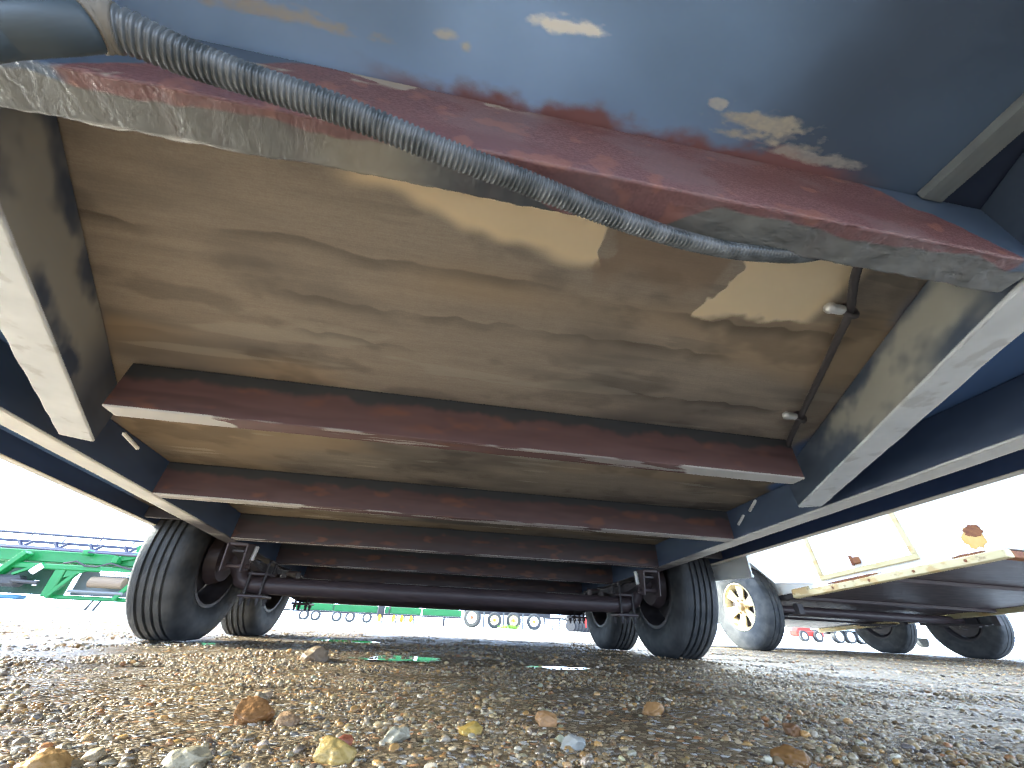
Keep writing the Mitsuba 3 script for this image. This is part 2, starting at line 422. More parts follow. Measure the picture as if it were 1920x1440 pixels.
# ------------------------------------------------------------------ ground
def gz(x, y):
    x, y = np.asarray(x, float), np.asarray(y, float)
    p = np.stack([x, y, x * 0], -1)
    d = np.hypot(x, y)
    z = (meshkit.fbm(p * 2.2, 3, 3) - 0.5) * 0.016 + (meshkit.fbm(p * 9.0, 2, 5) - 0.5) * 0.007
    z = z * np.clip(d / 0.7, 0.35, 1) * np.clip(1.3 - d / 12, 0.3, 1)
    return z + 0.16 * np.clip((-x - 5) / 5, 0, 1) ** 2 * np.clip((y - 6) / 4, 0, 1) - 0.002


def ground_sheet():
    def axis(fine, lo, hi, far):
        a = list(np.arange(lo, hi + 1e-6, fine)); s = fine
        while a[-1] < far: s *= 1.18; a.append(a[-1] + s)
        s = fine
        while a[0] > -far: s *= 1.18; a.insert(0, a[0] - s)
        return np.array(a)
    xs, ys = axis(0.025, -2.2, 2.8, 140), axis(0.025, 0.1, 3.6, 140)
    gx, gy = np.meshgrid(xs, ys)
    V = np.stack([gx, gy, gz(gx, gy)], -1).reshape(-1, 3)
    w = len(xs); i = (np.arange(len(ys) - 1)[:, None] * w + np.arange(w - 1)).ravel()
    return trimesh.Trimesh(V, np.vstack([np.stack([i, i + 1, i + w + 1], 1), np.stack([i, i + w + 1, i + w], 1)]), process=False)


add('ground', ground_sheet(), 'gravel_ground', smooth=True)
lab('ground', 'wet brown gravel yard under and around the trailers', kind='structure')

# pebbles: patches of separate pebbles, laid out in a jittered grid
PAL = np.array([(0.36, 0.25, 0.13), (0.28, 0.185, 0.09), (0.48, 0.37, 0.22), (0.42, 0.24, 0.085), (0.19, 0.13, 0.07), (0.52, 0.45, 0.33), (0.29, 0.235, 0.165),
                (0.12, 0.09, 0.058), (0.34, 0.16, 0.065), (0.19, 0.175, 0.15), (0.28, 0.23, 0.14), (0.09, 0.065, 0.045)])
PW = np.array([5, 5, 4, 2.5, 4, 2, 2.5, 3, 1, 1.5, 4, 2.0]); PW = PW / PW.sum()
ICO = {k: trimesh.creation.icosphere(subdivisions=k) for k in (0, 1, 2, 3, 4)}


def pebble_mesh(r, sub, seed, flat=None, lumps=0.28):
    g = np.random.default_rng(seed)
    v = ICO[sub].vertices.copy()
    nz = meshkit.fbm(v * 1.1 + g.uniform(0, 50, 3), 2, seed % 97) - 0.5
    v = v * (1 + lumps * 2 * nz)[:, None]
    for _ in range(3):                       # a few flattened faces
        d = g.normal(size=3); d /= np.linalg.norm(d); h = g.uniform(0.62, 0.85)
        s = v @ d; v = v - np.outer(np.maximum(s - h, 0) * 0.85, d)
    v = v * np.array([1.0, g.uniform(0.65, 1.0), flat or g.uniform(0.45, 0.75)])
    q = trimesh.transformations.random_rotation_matrix(g.random(3))[:3, :3]
    tilt = trimesh.transformations.rotation_matrix(g.normal() * 0.35, [g.normal(), g.normal(), 0.01])[:3, :3]
    a = g.uniform(0, 6.28); rz = np.array([[math.cos(a), -math.sin(a), 0], [math.sin(a), math.cos(a), 0], [0, 0, 1]])
    return v @ rz.T @ tilt.T * r, ICO[sub].faces


SHAPES = {k: [pebble_mesh(1.0, k, 100 + i) for i in range(24)] for k in (0, 1, 2)}


def patch(size, count, rmin, rmax, power, sub, big_sub, seed):
    g = np.random.default_rng(seed)
    V, F, C, at = [], [], [], 0
    for i in range(count):
        r = rmin + (rmax - rmin) * g.random() ** power
        s = big_sub if r > 0.0055 else sub
        v, f = SHAPES[s][g.integers(24)]
        a = g.uniform(0, 6.28); ca, sa = math.cos(a), math.sin(a)
        v = v @ np.array([[ca, sa, 0], [-sa, ca, 0], [0, 0, 1]]) * r
        xy = g.uniform(-size / 2, size / 2, 2)
        v = v + [xy[0], xy[1], r * g.uniform(-0.85, 0.12)]
        col = PAL[g.choice(len(PAL), p=PW)] * g.uniform(0.55, 1.05) * (1 + g.normal(0, 0.025, 3))
        V.append(v); F.append(f + at); C.append(np.tile(col, (len(v), 1))); at += len(v)
    return trimesh.Trimesh(np.vstack(V), np.vstack(F), process=False), np.clip(np.vstack(C), 0.02, 0.8)


NEAR, MID = 0.24, 0.36
for i in range(4):
    m, c = patch(NEAR * 1.04, 1500, 0.0009, 0.0069, 5.0, 1, 2, 40 + i)
    scene[f'fine_gravel_{i}'] = {'type': 'shapegroup', 'pebbles': mikit.ply(m, 'pebble', smooth=True, color=c)}
for i in range(3):
    m, c = patch(MID * 1.04, 460, 0.0016, 0.0098, 5.0, 0, 1, 60 + i)
    scene[f'coarse_gravel_{i}'] = {'type': 'shapegroup', 'pebbles': mikit.ply(m, 'pebble', smooth=True, color=c)}
count = 0


def lay(x, y, kind):
    global count
    count += 1
    e = 0.05
    n = np.array([-(gz(x + e, y) - gz(x - e, y)) / (2 * e), -(gz(x, y + e) - gz(x, y - e)) / (2 * e), 1.0]); n /= np.linalg.norm(n)
    a = rng.integers(4) * np.pi / 2 + rng.normal() * 0.06
    t = np.array([math.cos(a), math.sin(a), 0]); t -= n * (t @ n); t /= np.linalg.norm(t)
    m = np.eye(4); m[:3, :3] = np.stack([t, np.cross(n, t), n], 1) ; m[:3, 3] = [x, y, gz(x, y) + 0.0005]
    scene[f'gravel__{count:03d}'] = {'type': 'instance', 'group': {'type': 'ref', 'id': kind}, 'to_world': mi.ScalarTransform4f(m.tolist())}


for y in np.arange(0.36, 1.45, NEAR):
    half = 0.75 + 1.3 * y
    for x in np.arange(-half, half + 0.3, NEAR):
        lay(x + rng.normal() * 0.012, y + rng.normal() * 0.012, f'fine_gravel_{rng.integers(4)}')
for y in np.arange(1.6, 5.2, MID):
    half = 0.6 + 1.35 * y
    for x in np.arange(-half, half + 0.3, MID):
        lay(x + rng.normal() * 0.02, y + rng.normal() * 0.02, f'coarse_gravel_{rng.integers(3)}')
lab('gravel', 'loose wet pebbles in tan, grey and brown covering the yard', 'gravel', kind='stuff')

# larger stones one can point to
STONES = [
    (-0.205, 0.665, 0.026, (0.42, 0.22, 0.09), 'large orange-brown rough stone, biggest of the lumps left of centre'),
    (-0.160, 0.650, 0.013, (0.40, 0.26, 0.15), 'small orange stone touching the right side of the big orange-brown lump'),
    (-0.245, 0.800, 0.014, (0.46, 0.38, 0.27), 'pale tan stone just behind the big orange-brown lump'),
    (-0.250, 0.850, 0.013, (0.44, 0.33, 0.22), 'upright tan stone farthest back of the little pile behind the big orange lump'),
    (-0.285, 0.470, 0.017, (0.50, 0.30, 0.12), 'flat amber stone nearest the bottom left corner'),
    (0.060, 0.600, 0.014, (0.58, 0.40, 0.12), 'golden yellow stone in the middle of the near gravel'),
    (0.170, 0.665, 0.016, (0.52, 0.30, 0.14), 'rounded orange stone right of the golden yellow one'),
    (0.352, 0.725, 0.019, (0.56, 0.32, 0.14), 'square orange stone standing clear of the gravel on the right'),
    (-0.070, 0.487, 0.017, (0.56, 0.40, 0.15), 'flat yellow-tan stone at the very front edge of the gravel'),
    (-0.073, 0.530, 0.012, (0.48, 0.17, 0.09), 'red-brown flat stone just behind the yellow-tan one'),
    (0.377, 0.480, 0.016, (0.36, 0.19, 0.07), 'glossy dark amber stone in the bright gravel on the right'),
    (-0.190, 0.488, 0.016, (0.52, 0.45, 0.31), 'pale cream stone with a flat top near the front edge'),
    (-0.025, 0.560, 0.014, (0.54, 0.49, 0.37), 'cream rounded stone left of the golden yellow one'),
    (0.165, 0.540, 0.013, (0.52, 0.51, 0.46), 'whitish grey stone in front of the rounded orange one'),
    (0.470, 0.580, 0.014, (0.33, 0.18, 0.09), 'brown leaf-shaped stone among the pale gravel on the right'),
    (-0.330, 1.480, 0.040, (0.40, 0.30, 0.20), 'broad tan rock lying far back under the axle'),
    (-0.270, 0.500, 0.011, (0.50, 0.40, 0.26), 'small honey-coloured stone beside the flat amber one'),
]
for i, (x, y, r, col, text) in enumerate(STONES):
    v, f = pebble_mesh(r, 4, 900 + i, flat=0.62, lumps=0.42)
    v = v * (1 + 0.10 * (meshkit.fbm(v * 130 + i, 4, i) - 0.5) + 0.10 * (meshkit.noise(v * 260 + i, i) - 0.5))[:, None]
    v = v + [x, y, float(gz(x, y)) + r * 0.22]
    cv = np.array(col) ** 1.15 * 0.62 * (0.72 + 0.55 * meshkit.fbm(v * 90, 3, i))[:, None]
    k = add('stone', trimesh.Trimesh(v, f, process=False), 'stone_face', smooth=True, color=np.clip(cv, 0, 0.8))
    lab(k, text, 'stone', 'larger stones lying in the gravel')


# puddles
def puddle(cx, cy, rx, ry, seed, text):
    a = np.linspace(0, 2 * np.pi, 90)[:-1]
    r = 0.55 + 0.9 * meshkit.fbm(np.stack([np.cos(a) * 2.2, np.sin(a) * 2.2, a * 0 + seed], -1), 3, seed)
    P = Polygon(np.stack([cx + rx * r * np.cos(a), cy + ry * r * np.sin(a)], 1)).buffer(0)
    m = trimesh.creation.extrude_polygon(P, 0.0035, engine='earcut')
    m.vertices[:, 2] += float(gz(cx, cy)) + 0.0006
    k = add('puddle', m, 'water', smooth=False)
    lab(k, text, kind='structure')


puddle(-0.10, 1.62, 0.15, 0.10, 3, 'shallow puddle behind the stones, left of centre, mirroring green')
puddle(0.40, 1.43, 0.09, 0.05, 5, 'small bright puddle right of centre under the trailer')
puddle(-0.95, 2.02, 0.14, 0.10, 8, 'puddle at the foot of the front tyre on the left')
puddle(-0.45, 2.70, 0.16, 0.10, 11, 'thin puddle far under the trailer, right of the rear tyre')

# ------------------------------------------------------------------ the dark trailer we lie under
C = 'cargo_trailer'
lab(C, 'dark trailer seen from below with red-brown crossmembers, plywood floor and tandem axles', 'trailer')
ZF, ZB = 0.447, 0.345                 # floor underside, frame underside
XL, XR = CX - 1.303, CX + 1.297       # outer sides
Y0, Y1 = -0.11, 4.3                   # body front and rear


def tr(key, mesh, bsdf, smooth=30):
    return add(f'{C}__{key}', mesh, bsdf, smooth, TR)


# floor
tr('underbelly_sheet', cbox((XL + 0.02, Y0 + 0.03, ZF), (XR - 0.02, 0.172, ZF + 0.006), 0.001), 'flare_blue_sheet')
for a, b in ((0.175, 1.39), (1.393, 2.61), (2.613, Y1 - 0.03)):
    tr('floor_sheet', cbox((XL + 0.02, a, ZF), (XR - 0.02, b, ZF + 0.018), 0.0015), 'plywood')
lab(C + '__underbelly_sheet', 'dark painted sheet with pale scuffs, lens-flare blue put into its colour')
lab(C + '__floor_sheet', 'water-stained brown plywood with pale dry patches')

# crossmembers: the first hangs close over the camera
sec = channel(0.042, ZF - ZB - 0.001, 0.008)


def rough(amp, seed):
    def f(t, P):
        q = P.copy()
        k = np.array([[t * 60, 0, seed], [t * 60, 5, seed], [t * 60, 9, seed]])
        nn = meshkit.fbm(k, 3, seed) - 0.5
        low = P[:, 1] < 0.02
        q[low, 1] += amp * nn[0]
        q[P[:, 0] > 0.03, 0] += amp * 2.2 * nn[1]
        return q
    return f


tr('crossmember', sweep(sec, (CX - 0.70, 0.156, ZB), (CX + 0.70, 0.156, ZB), (0, 1, 0), (0, 0, 1), 200, rough(0.0022, 2)).slice_plane((CX, 0, 0), (0, 0, 1)) if False else
   sweep(sec, (CX - 0.486, 0.156, ZB), (CX + 0.498, 0.156, ZB), (0, 1, 0), (0, 0, 1), 220, rough(0.0022, 2)), 'near_primer', 40)
lab(C + '__crossmember', 'red primered channel with flaking grey flange right overhead')
sec2 = channel(0.040, ZF - ZB - 0.003, 0.007)
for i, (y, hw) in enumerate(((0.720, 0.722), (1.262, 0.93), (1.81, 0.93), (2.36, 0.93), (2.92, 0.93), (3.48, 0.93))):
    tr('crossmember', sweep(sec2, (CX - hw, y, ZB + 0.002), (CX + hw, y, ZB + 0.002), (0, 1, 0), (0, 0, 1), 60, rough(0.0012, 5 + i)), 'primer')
tr('front_crossmember', sweep(sec2, (CX - 1.27, Y0 - 0.04, ZB + 0.08), (CX + 1.27, Y0 - 0.04, ZB + 0.08), (0, 1, 0), (0, 0, 0.2), 4), 'rail_paint')
lab(C + '__crossmember_001', 'second red-brown crossmember with bright scraped edge')

# bright scraped ends on the second crossmember (bare zinc-grey weld splash)
# tongue beams: channels running from the frame rails forward to the coupler
tl = channel(0.056, ZF - ZB - 0.001, 0.0075)
for s in (-1, 1):
    off = 0.003
    A = X3((CX + s * (0.5045 + 0.489 * (0.897 - 0.186)) + (0.007 if s > 0 else 0.007), 0.897, ZB))
    B = X3((CX + s * (0.5045 + 0.489 * (-0.74 - 0.186)) + 0.007, -0.74, ZB))
    d = (B - A) / np.linalg.norm(B - A)
    out = np.array([s * abs(d[1]), s * d[0] * (-1 if d[1] > 0 else 1) * -1 * -1, 0.0])
    out = np.cross((0, 0, 1), d); out = out * np.sign(out[0]) * s
    k = tr('tongue_beam', sweep(tl, A, B, out, (0, 0, 1), 110, rough(0.0012, 20 + s)), 'tongue_paint', 35)
    labels[k] = {'label': 'slanting tongue channel with pale flange, dusty inner web'}
tr('coupler', cat(bar((CX, -0.70, 0.39), (CX, -1.0, 0.385), 0.12, 0.07, c=0.01), bar((CX, -0.98, 0.39), (CX, -1.1, 0.38), 0.09, 0.09, c=0.03)), 'dark_steel')

# lengthwise angle in the nose, beside the tongue beam on the right
ang = Polygon([(0, 0), (0.026, 0), (0.026, 0.0035), (0.004, 0.0035), (0.004, 0.011), (0, 0.011)])
tr('nose_angle', sweep(ang, (0.486, 0.1545, 0.4352), (0.486, Y0 + 0.04, 0.4352), (1, 0, 0), (0, 0, 1), 12), 'angle_paint')

# frame rails and skirts
rs = channel(0.058, ZF - ZB - 0.001, 0.008)
for s in (-1, 1):
    x = CX + s * 0.927
    k = tr('main_rail', sweep(rs, (x, Y0 + 0.02, ZB), (x, Y1 - 0.04, ZB), (s, 0, 0), (0, 0, 1), 90, rough(0.0012, 31 + s)), 'rail_paint', 35)
    xo = XR if s > 0 else XL
    k = tr('side_skirt', cbox((min(xo, xo - s * 0.03), Y0, 0.394), (max(xo, xo - s * 0.03), Y1, 0.62), 0.002), 'skirt_paint')
    # body side above the skirt
    tr('body_wall', cbox((min(xo - s * 0.004, xo - s * 0.04), Y0, 0.622), (max(xo - s * 0.004, xo - s * 0.04), Y1, 2.3), 0.004), 'body_white')
    # front wall of the wheel well, hanging between rail and skirt
    a, b = sorted((CX + s * 0.99, xo - s * 0.032))
    tr('wheel_well', cat(cbox((a, 1.80, 0.402), (b, 1.815, ZF - 0.001), 0.002)), 'dark_steel')
tr('body_wall', cbox((XL + 0.04, Y0 - 0.005, 0.41), (XR - 0.04, Y0 + 0.025, 2.3), 0.004), 'body_white')
tr('body_wall', cbox((XL + 0.04, Y1 - 0.025, 0.41), (XR - 0.04, Y1 + 0.005, 2.3), 0.004), 'body_white')
tr('roof', cbox((XL, Y0, 2.302), (XR, Y1, 2.34), 0.01), 'body_white')


# fenders: a curved lip outside each skirt over the wheels
def fender(s):
    x0 = (XR + 0.002) if s > 0 else (XL - 0.002)
    a, drop = (1.69, 0.0) if s > 0 else (1.98, 0.055)
    ys = np.linspace(a, 3.72, 60)
    def low(y):
        return 0.310 + drop + 0.024 * float(np.clip((y - a) / 0.5, 0, 1)) ** 1.3 + 0.0468 * (y - a) * 0.8
    poly = Polygon([(a - 0.004, low(a) + 0.008)] + [(y, low(y)) for y in ys] + [(3.72, 0.52), (a - 0.01, 0.52)])
    m = sweep(poly, (x0, 0, 0), (x0 + s * 0.006, 0, 0), (0, 1, 0), (0, 0, 1))
    rim = tube([(x0 + s * 0.008, y, low(y) + 0.004) for y in ys], 0.007, 8)
    return cat(m, rim)


for s in (-1, 1):
    k = tr('fender', fender(s), 'fender_metal')
    labels[k] = {'label': 'pale grey fender lip with curved lower edge'}
tr('fender__rivet', cat(*[trimesh.creation.icosphere(1, 0.007).apply_translation((XR + 0.0, y, 0.375)) for y in (1.99,)]), 'zinc')


# wheels
def tyre_mesh(r, w, rim_r, sides=72, grooves=4):
    h = w / 2
    sh = 0.72 * h
    prof = [(-0.72 * h, rim_r), (-0.9 * h, rim_r + 0.02), (-h, rim_r + 0.5 * (r - rim_r)), (-0.95 * h, r - 0.035), (-0.86 * h, r - 0.014), (-sh, r - 0.003)]
    xs = np.linspace(-sh, sh, grooves + 2)[1:-1] if grooves else []
    for g in xs:
        prof += [(g - 0.006, r), (g - 0.004, r - 0.009), (g + 0.004, r - 0.009), (g + 0.006, r)]
    prof += [(sh, r - 0.003), (0.86 * h, r - 0.014), (0.95 * h, r - 0.035), (h, rim_r + 0.5 * (r - rim_r)), (0.9 * h, rim_r + 0.02), (0.72 * h, rim_r)]
    m = revolve(prof + [(-0.72 * h, rim_r)], sides=sides)
    m.invert() if m.volume < 0 else None
    # flatten at the contact patch
    v = m.vertices.copy()
    v[:, 2] = np.maximum(v[:, 2], -r + 0.012)
    m.vertices = v
    return m


def rim_disc(rim_r, w, dish, s):
    """steel rim: barrel with lips and a dished disc towards side s."""
    h = 0.36 * w
    barrel = revolve([(-h, rim_r + 0.002), (-h - 0.012, rim_r + 0.010), (-h - 0.012, rim_r - 0.004), (-0.5 * h, rim_r - 0.028), (0.5 * h, rim_r - 0.028), (h + 0.012, rim_r - 0.004), (h + 0.012, rim_r + 0.010), (h, rim_r + 0.002), (-h, rim_r + 0.002)], sides=48)
    disc = revolve([(s * dish - 0.004, 0.0005), (s * dish - 0.004, 0.06), (s * (dish - 0.02) - 0.004, 0.10), (s * (dish - 0.012) - 0.004, rim_r - 0.03),
                    (s * (dish - 0.012) + 0.004, rim_r - 0.03), (s * (dish - 0.02) + 0.004, 0.10), (s * dish + 0.004, 0.06), (s * dish + 0.004, 0.0005)], sides=48)
    for m in (barrel, disc):
        if m.volume < 0: m.invert()
    return barrel, disc


RT = 0.345
Tinv = T  # world -> trailer: q = T (p - eye)


def wpt(p):
    return T @ (np.asarray(p, float) - eye)


def put(mesh, world_pos):
    m = mesh.copy(); m.apply_translation(world_pos)
    return m


AX = (2.25, 3.06)                     # axle positions, world y
for j, yw in enumerate(AX):
    zc = RT - 0.010
    for s in (-1, 1):
        xw = CX + (1.180 if s > 0 else -1.200)
        ty = tyre_mesh(RT, 0.205, 0.20, grooves=4)
        n = f'{C}__wheel' if (j, s) == (0, -1) else f'{C}__wheel_{2 * j + (s > 0):03d}'
        add(n + '__tyre', put(ty, (xw, yw, zc)), 'rubber', 35)
        b, dsc = rim_disc(0.20, 0.205, 0.03, s)
        add(n + '__rim', put(cat(b, dsc), (xw, yw, zc)), 'dark_steel', 35)
        hub = revolve([(-s * 0.10, 0.0005), (-s * 0.10, 0.10), (-s * 0.055, 0.115), (-s * 0.05, 0.0005)], sides=32)
        if hub.volume < 0: hub.invert()
        add(n + '__brake_drum', put(hub, (xw, yw, zc)), 'axle_steel', 30)
    # dropped axle tube
    za = 0.228
    xl, xr = CX - 1.11, CX + 1.09
    path = [(xl, yw, zc), (xl + 0.06, yw, zc - 0.01), (xl + 0.11, yw, za + 0.02), (xl + 0.16, yw, za), (xl + 0.30, yw, za), (CX, yw, za), (xr - 0.30, yw, za), (xr - 0.16, yw, za), (xr - 0.11, yw, za + 0.02), (xr - 0.06, yw, zc - 0.01), (xr, yw, zc)]
    add(f'{C}__axle', tube(path, 0.038, 20), 'axle_steel', 40)
    for s in (-1, 1):
        xs_ = CX + s * 0.922
        # leaf spring above the axle with plate and U-bolts
        leaves = []
        for q in range(4):
            Ls = 0.33 - 0.07 * q
            yy = np.linspace(-Ls, Ls, 14)
            zz = za + 0.052 + 0.0085 * q * 1.02 + 0.07 * (yy / 0.33) ** 2 * 0.7
            P = np.stack([yy, zz], 1)
            poly = Polygon(np.vstack([P, P[::-1] + [0, 0.008]]))
            leaves.append(sweep(poly, (xs_ - 0.022, yw, 0), (xs_ + 0.022, yw, 0), (0, 1, 0), (0, 0, 1)))
        add(f'{C}__leaf_spring', cat(*leaves), 'dark_steel', 20)
        add(f'{C}__spring_seat', cbox((xs_ - 0.045, yw - 0.05, za + 0.038), (xs_ + 0.045, yw + 0.05, za + 0.051), 0.003), 'axle_steel', 20)
        plate = (cbox((xs_ - 0.055, yw - 0.06, za - 0.054), (xs_ + 0.055, yw + 0.06, za - 0.042), 0.003))
        add(f'{C}__spring_plate', plate, 'axle_steel', 20)
        for dx in (-0.034, 0.034):
            u = tube([(xs_ + dx, yw - 0.046, za - 0.085), (xs_ + dx, yw - 0.046, za + 0.09), (xs_ + dx, yw - 0.03, za + 0.103), (xs_ + dx, yw + 0.03, za + 0.103), (xs_ + dx, yw + 0.046, za + 0.09), (xs_ + dx, yw + 0.046, za - 0.085)], 0.0065, 8)
            nuts = [trimesh.creation.cylinder(0.011, 0.013, sections=6).apply_translation((xs_ + dx, yw + e * 0.046, za - 0.062)) for e in (-1, 1)]
            add(f'{C}__u_bolt', cat(u, *nuts), 'dark_steel', 30)
# spring hangers: open U brackets welded under the rails, ahead, between and behind the axles
for s in (-1, 1):
    xs_ = CX + s * 0.922
    for yh, zb_ in ((1.93, 0.258), (2.655, 0.262), (3.39, 0.26)):
        top = float(ZB + CAM_H - 0.0468 * yh) + 0.004
        cheeks = [bar((xs_ + e * 0.038, yh, top), (xs_ + e * 0.038, yh + 0.015, zb_), 0.007, 0.075, up=(0, 1, 0)) for e in (-1, 1)]
        pin = tube([(xs_ - 0.055, yh + 0.012, zb_ + 0.02), (xs_ + 0.055, yh + 0.012, zb_ + 0.02)], 0.008, 8)
        cross = cbox((xs_ - 0.036, yh - 0.03, top - 0.012), (xs_ + 0.036, yh + 0.03, top), 0.002)
        add(f'{C}__spring_hanger', cat(*cheeks, pin, cross), 'axle_steel', 20)
    # shackle bolts catching the light
    add(f'{C}__shackle_bolt', cat(tube([(xs_ - s * 0.06, 1.93, 0.30), (xs_ - s * 0.062, 1.935, 0.355)], 0.009, 8)), 'zinc', 30)
    # gusset plate on the rail's inside
    add(f'{C}__gusset', sweep(Polygon([(0, 0), (0.16, 0), (0.16, 0.012), (0.02, 0.06), (0, 0.06)]), (CX + s * 0.915, 3.1, 0.26), (CX + s * 0.908, 3.1, 0.26), (0, 1, 0), (0, 0, 1)), 'dark_steel')


# corrugated loom along the near crossmember
def pix_ray(px, py):
    d = np.array([px - 960, py - 720, 721.0])
    return T @ (R @ d)


HP = [(-60, 66, .117), (0, 60, .117), (110, 55, .114), (200, 50, .114), (330, 100, .123), (470, 150, .130), (620, 200, .137), (820, 280, .151), (1000, 348, .169), (1200, 425, .187), (1350, 466, .197), (1470, 479, .2005), (1540, 474, .207), (1600, 445, .222)]
pts = np.array([(lambda d: d / d[1] * y)(pix_ray(px, py)) for px, py, y in HP])
from scipy.interpolate import PchipInterpolator
pts = np.vstack([[-0.445, 0.075, 0.447], [-0.425, 0.085, 0.395], pts])      # its near end climbs to the floor beside the tongue beam
seg = np.r_[0, np.cumsum(np.linalg.norm(np.diff(pts, axis=0), axis=1))]
cs = PchipInterpolator(seg, pts)
s_tape = seg[5]
dia = PchipInterpolator([0, s_tape, seg[7], seg[10], seg[12], seg[-1]], [0.0135, 0.0128, 0.0105, 0.0100, 0.0082, 0.0075])
u = np.arange(s_tape + 0.004, seg[-1], 0.00042)
pitch = 0.0041
wave = np.clip(0.5 + 0.9 * np.cos(2 * np.pi * u / pitch), 0, 1)
jit = 1 + 0.05 * (meshkit.fbm(np.stack([u * 60, u * 0, u * 0], 1), 3, 2) - 0.5)
add(f'{C}__wiring_loom', tube(cs(u), dia(u) * jit * (0.86 + 0.14 * wave), 28), 'hose_plastic', True, TR)
labels[C + '__wiring_loom'] = {'label': 'ribbed black split loom sagging under the near crossmember'}
u = np.linspace(0, s_tape - 0.006, 40)
add(f'{C}__cable_sheath', tube(cs(u), dia(u) * 0.98, 24), 'cable_plastic', True, TR)
u = np.linspace(s_tape - 0.009, s_tape + 0.007, 12)
add(f'{C}__wiring_loom__tape_wrap', tube(cs(u), dia(u) * (1.06 + 0.02 * np.sin(u * 3000)), 24), 'tape', True, TR)

# brake wire on the floor beside the tongue beam, held by screws and clips
BW = [(0.478, 0.205, 0.441), (0.505, 0.255, 0.436), (0.560, 0.322, 0.434), (0.600, 0.385, 0.437), (0.660, 0.490, 0.435), (0.727, 0.608, 0.434), (0.780, 0.700, 0.432), (0.835, 0.79, 0.40)]
seg2 = np.r_[0, np.cumsum(np.linalg.norm(np.diff(np.array(BW), axis=0), axis=1))]
c2 = PchipInterpolator(seg2, np.array(BW))
add(f'{C}__brake_wire', tube(c2(np.linspace(0, seg2[-1], 80)), 0.0055, 10), 'dark_steel', True, TR)
for k_, (x, y, z) in enumerate(((0.556, 0.318, 0.434), (0.722, 0.602, 0.433))):
    ring = tube([(x + 0.011 * math.cos(a), y, z + 0.011 * math.sin(a)) for a in np.linspace(0, 2 * np.pi, 16)], 0.004, 8)
    nut = trimesh.creation.cylinder(0.0075, 0.020, sections=8)
    nut.apply_transform(trimesh.transformations.rotation_matrix(np.pi / 2, (0, 1, 0))); nut.apply_translation((x - 0.022, y, z))
    head = trimesh.creation.icosphere(2, 0.0085); head.apply_translation((x - 0.032, y, z))
    add(f'{C}__brake_wire__clip', ring, 'dark_steel', True, TR)
    add(f'{C}__brake_wire__screw', cat(nut, head), 'zinc', 30, TR)
# small weld tabs
for x, y in ((0.842, 0.93), (-0.716, 0.885), (0.90, 1.06)):
    tr('weld_tab', bar((x, y, 0.368), (x + 0.012, y + 0.05, 0.352), 0.008, 0.008, c=0.003), 'zinc')

# ------------------------------------------------------------------ the white trailer parked alongside
W = 'utility_trailer'
lab(W, 'white rust-stained enclosed trailer on cream spoked wheels, parked beside the dark one', 'trailer')
th, ph = math.radians(-3), math.radians(5.2)
D, Vv = np.array([math.sin(th), math.cos(th), 0]), np.array([math.cos(th), -math.sin(th), 0])
WM = np.eye(4); WM[:3, 0], WM[:3, 1], WM[:3, 2], WM[:3, 3] = D, -Vv, (0, 0, 1), (3.16, 4.1, 0.0)
WT = mi.ScalarTransform4f(WM.tolist())     # local: x towards the rear, y to the left (outwards to us), z up; level, for the wheels
BM = WM.copy(); BM[:3, 0] = D * math.cos(ph) - np.array([0, 0, math.sin(ph)]); BM[:3, 2] = D * math.sin(ph) + np.array([0, 0, math.cos(ph)])
BT = mi.ScalarTransform4f(BM.tolist())     # the body, parked nose-high
WW = 3.05                                  # track


def wt(key, mesh, bsdf, smooth=30, world=None):
    return add(f'{W}__{key}', mesh, bsdf, smooth, world or BT)


UF, UR = -2.165, 1.9
VI = -WW + 0.15
wt('side_wall', cbox((UF, -0.19, 0.437), (UR, -0.152, 2.3), 0.004), 'white_paint')
wt('side_wall', cbox((UF, VI, 0.437), (UR, VI + 0.038, 2.3), 0.004), 'white_paint')
wt('end_wall', cbox((UF + 0.001, VI + 0.04, 0.44), (UF + 0.04, -0.192, 2.299), 0.004), 'white_paint')
wt('end_wall', cbox((UR - 0.04, VI + 0.04, 0.44), (UR - 0.001, -0.192, 2.299), 0.004), 'white_paint')
wt('roof', cbox((UF - 0.02, VI - 0.02, 2.302), (UR + 0.02, -0.13, 2.35), 0.01), 'white_paint')
wt('floor', cbox((UF + 0.05, VI + 0.05, 0.432), (UR - 0.05, -0.20, 0.455), 0.002), 'axle_steel')
k = wt('frame_tube', cbox((UF, -0.20, 0.386), (-0.70, -0.138, 0.436), 0.005), 'cream_paint')
labels[k] = {'label': 'rusty cream bottom frame tube with bolt holes'}
wt('frame_tube', cbox((UF, VI - 0.01, 0.386), (UR, VI + 0.05, 0.436), 0.005), 'cream_paint')
k = wt('frame_tube', cbox((UF + 0.002, VI + 0.052, 0.387), (UF + 0.06, -0.202, 0.43), 0.005), 'rust')
labels[k] = {'label': 'rust-red front cross tube'}
wt('frame_tube', cbox((-0.698, -0.205, 0.392), (UR, -0.155, 0.434), 0.005), 'dark_steel')
for x in (-1.35, -0.42, 0.55):
    wt('crossmember', cbox((x, VI + 0.06, 0.40), (x + 0.05, -0.21, 0.4315), 0.004), 'axle_steel')
for x in (-1.95, -1.62, -1.28, -0.95):
    add(f'{W}__frame_tube__bolt', trimesh.creation.cylinder(0.009, 0.008, sections=10).apply_transform(trimesh.transformations.rotation_matrix(np.pi / 2, (1, 0, 0))).apply_translation((x, -0.136, 0.411)), 'rust', 30, BT)
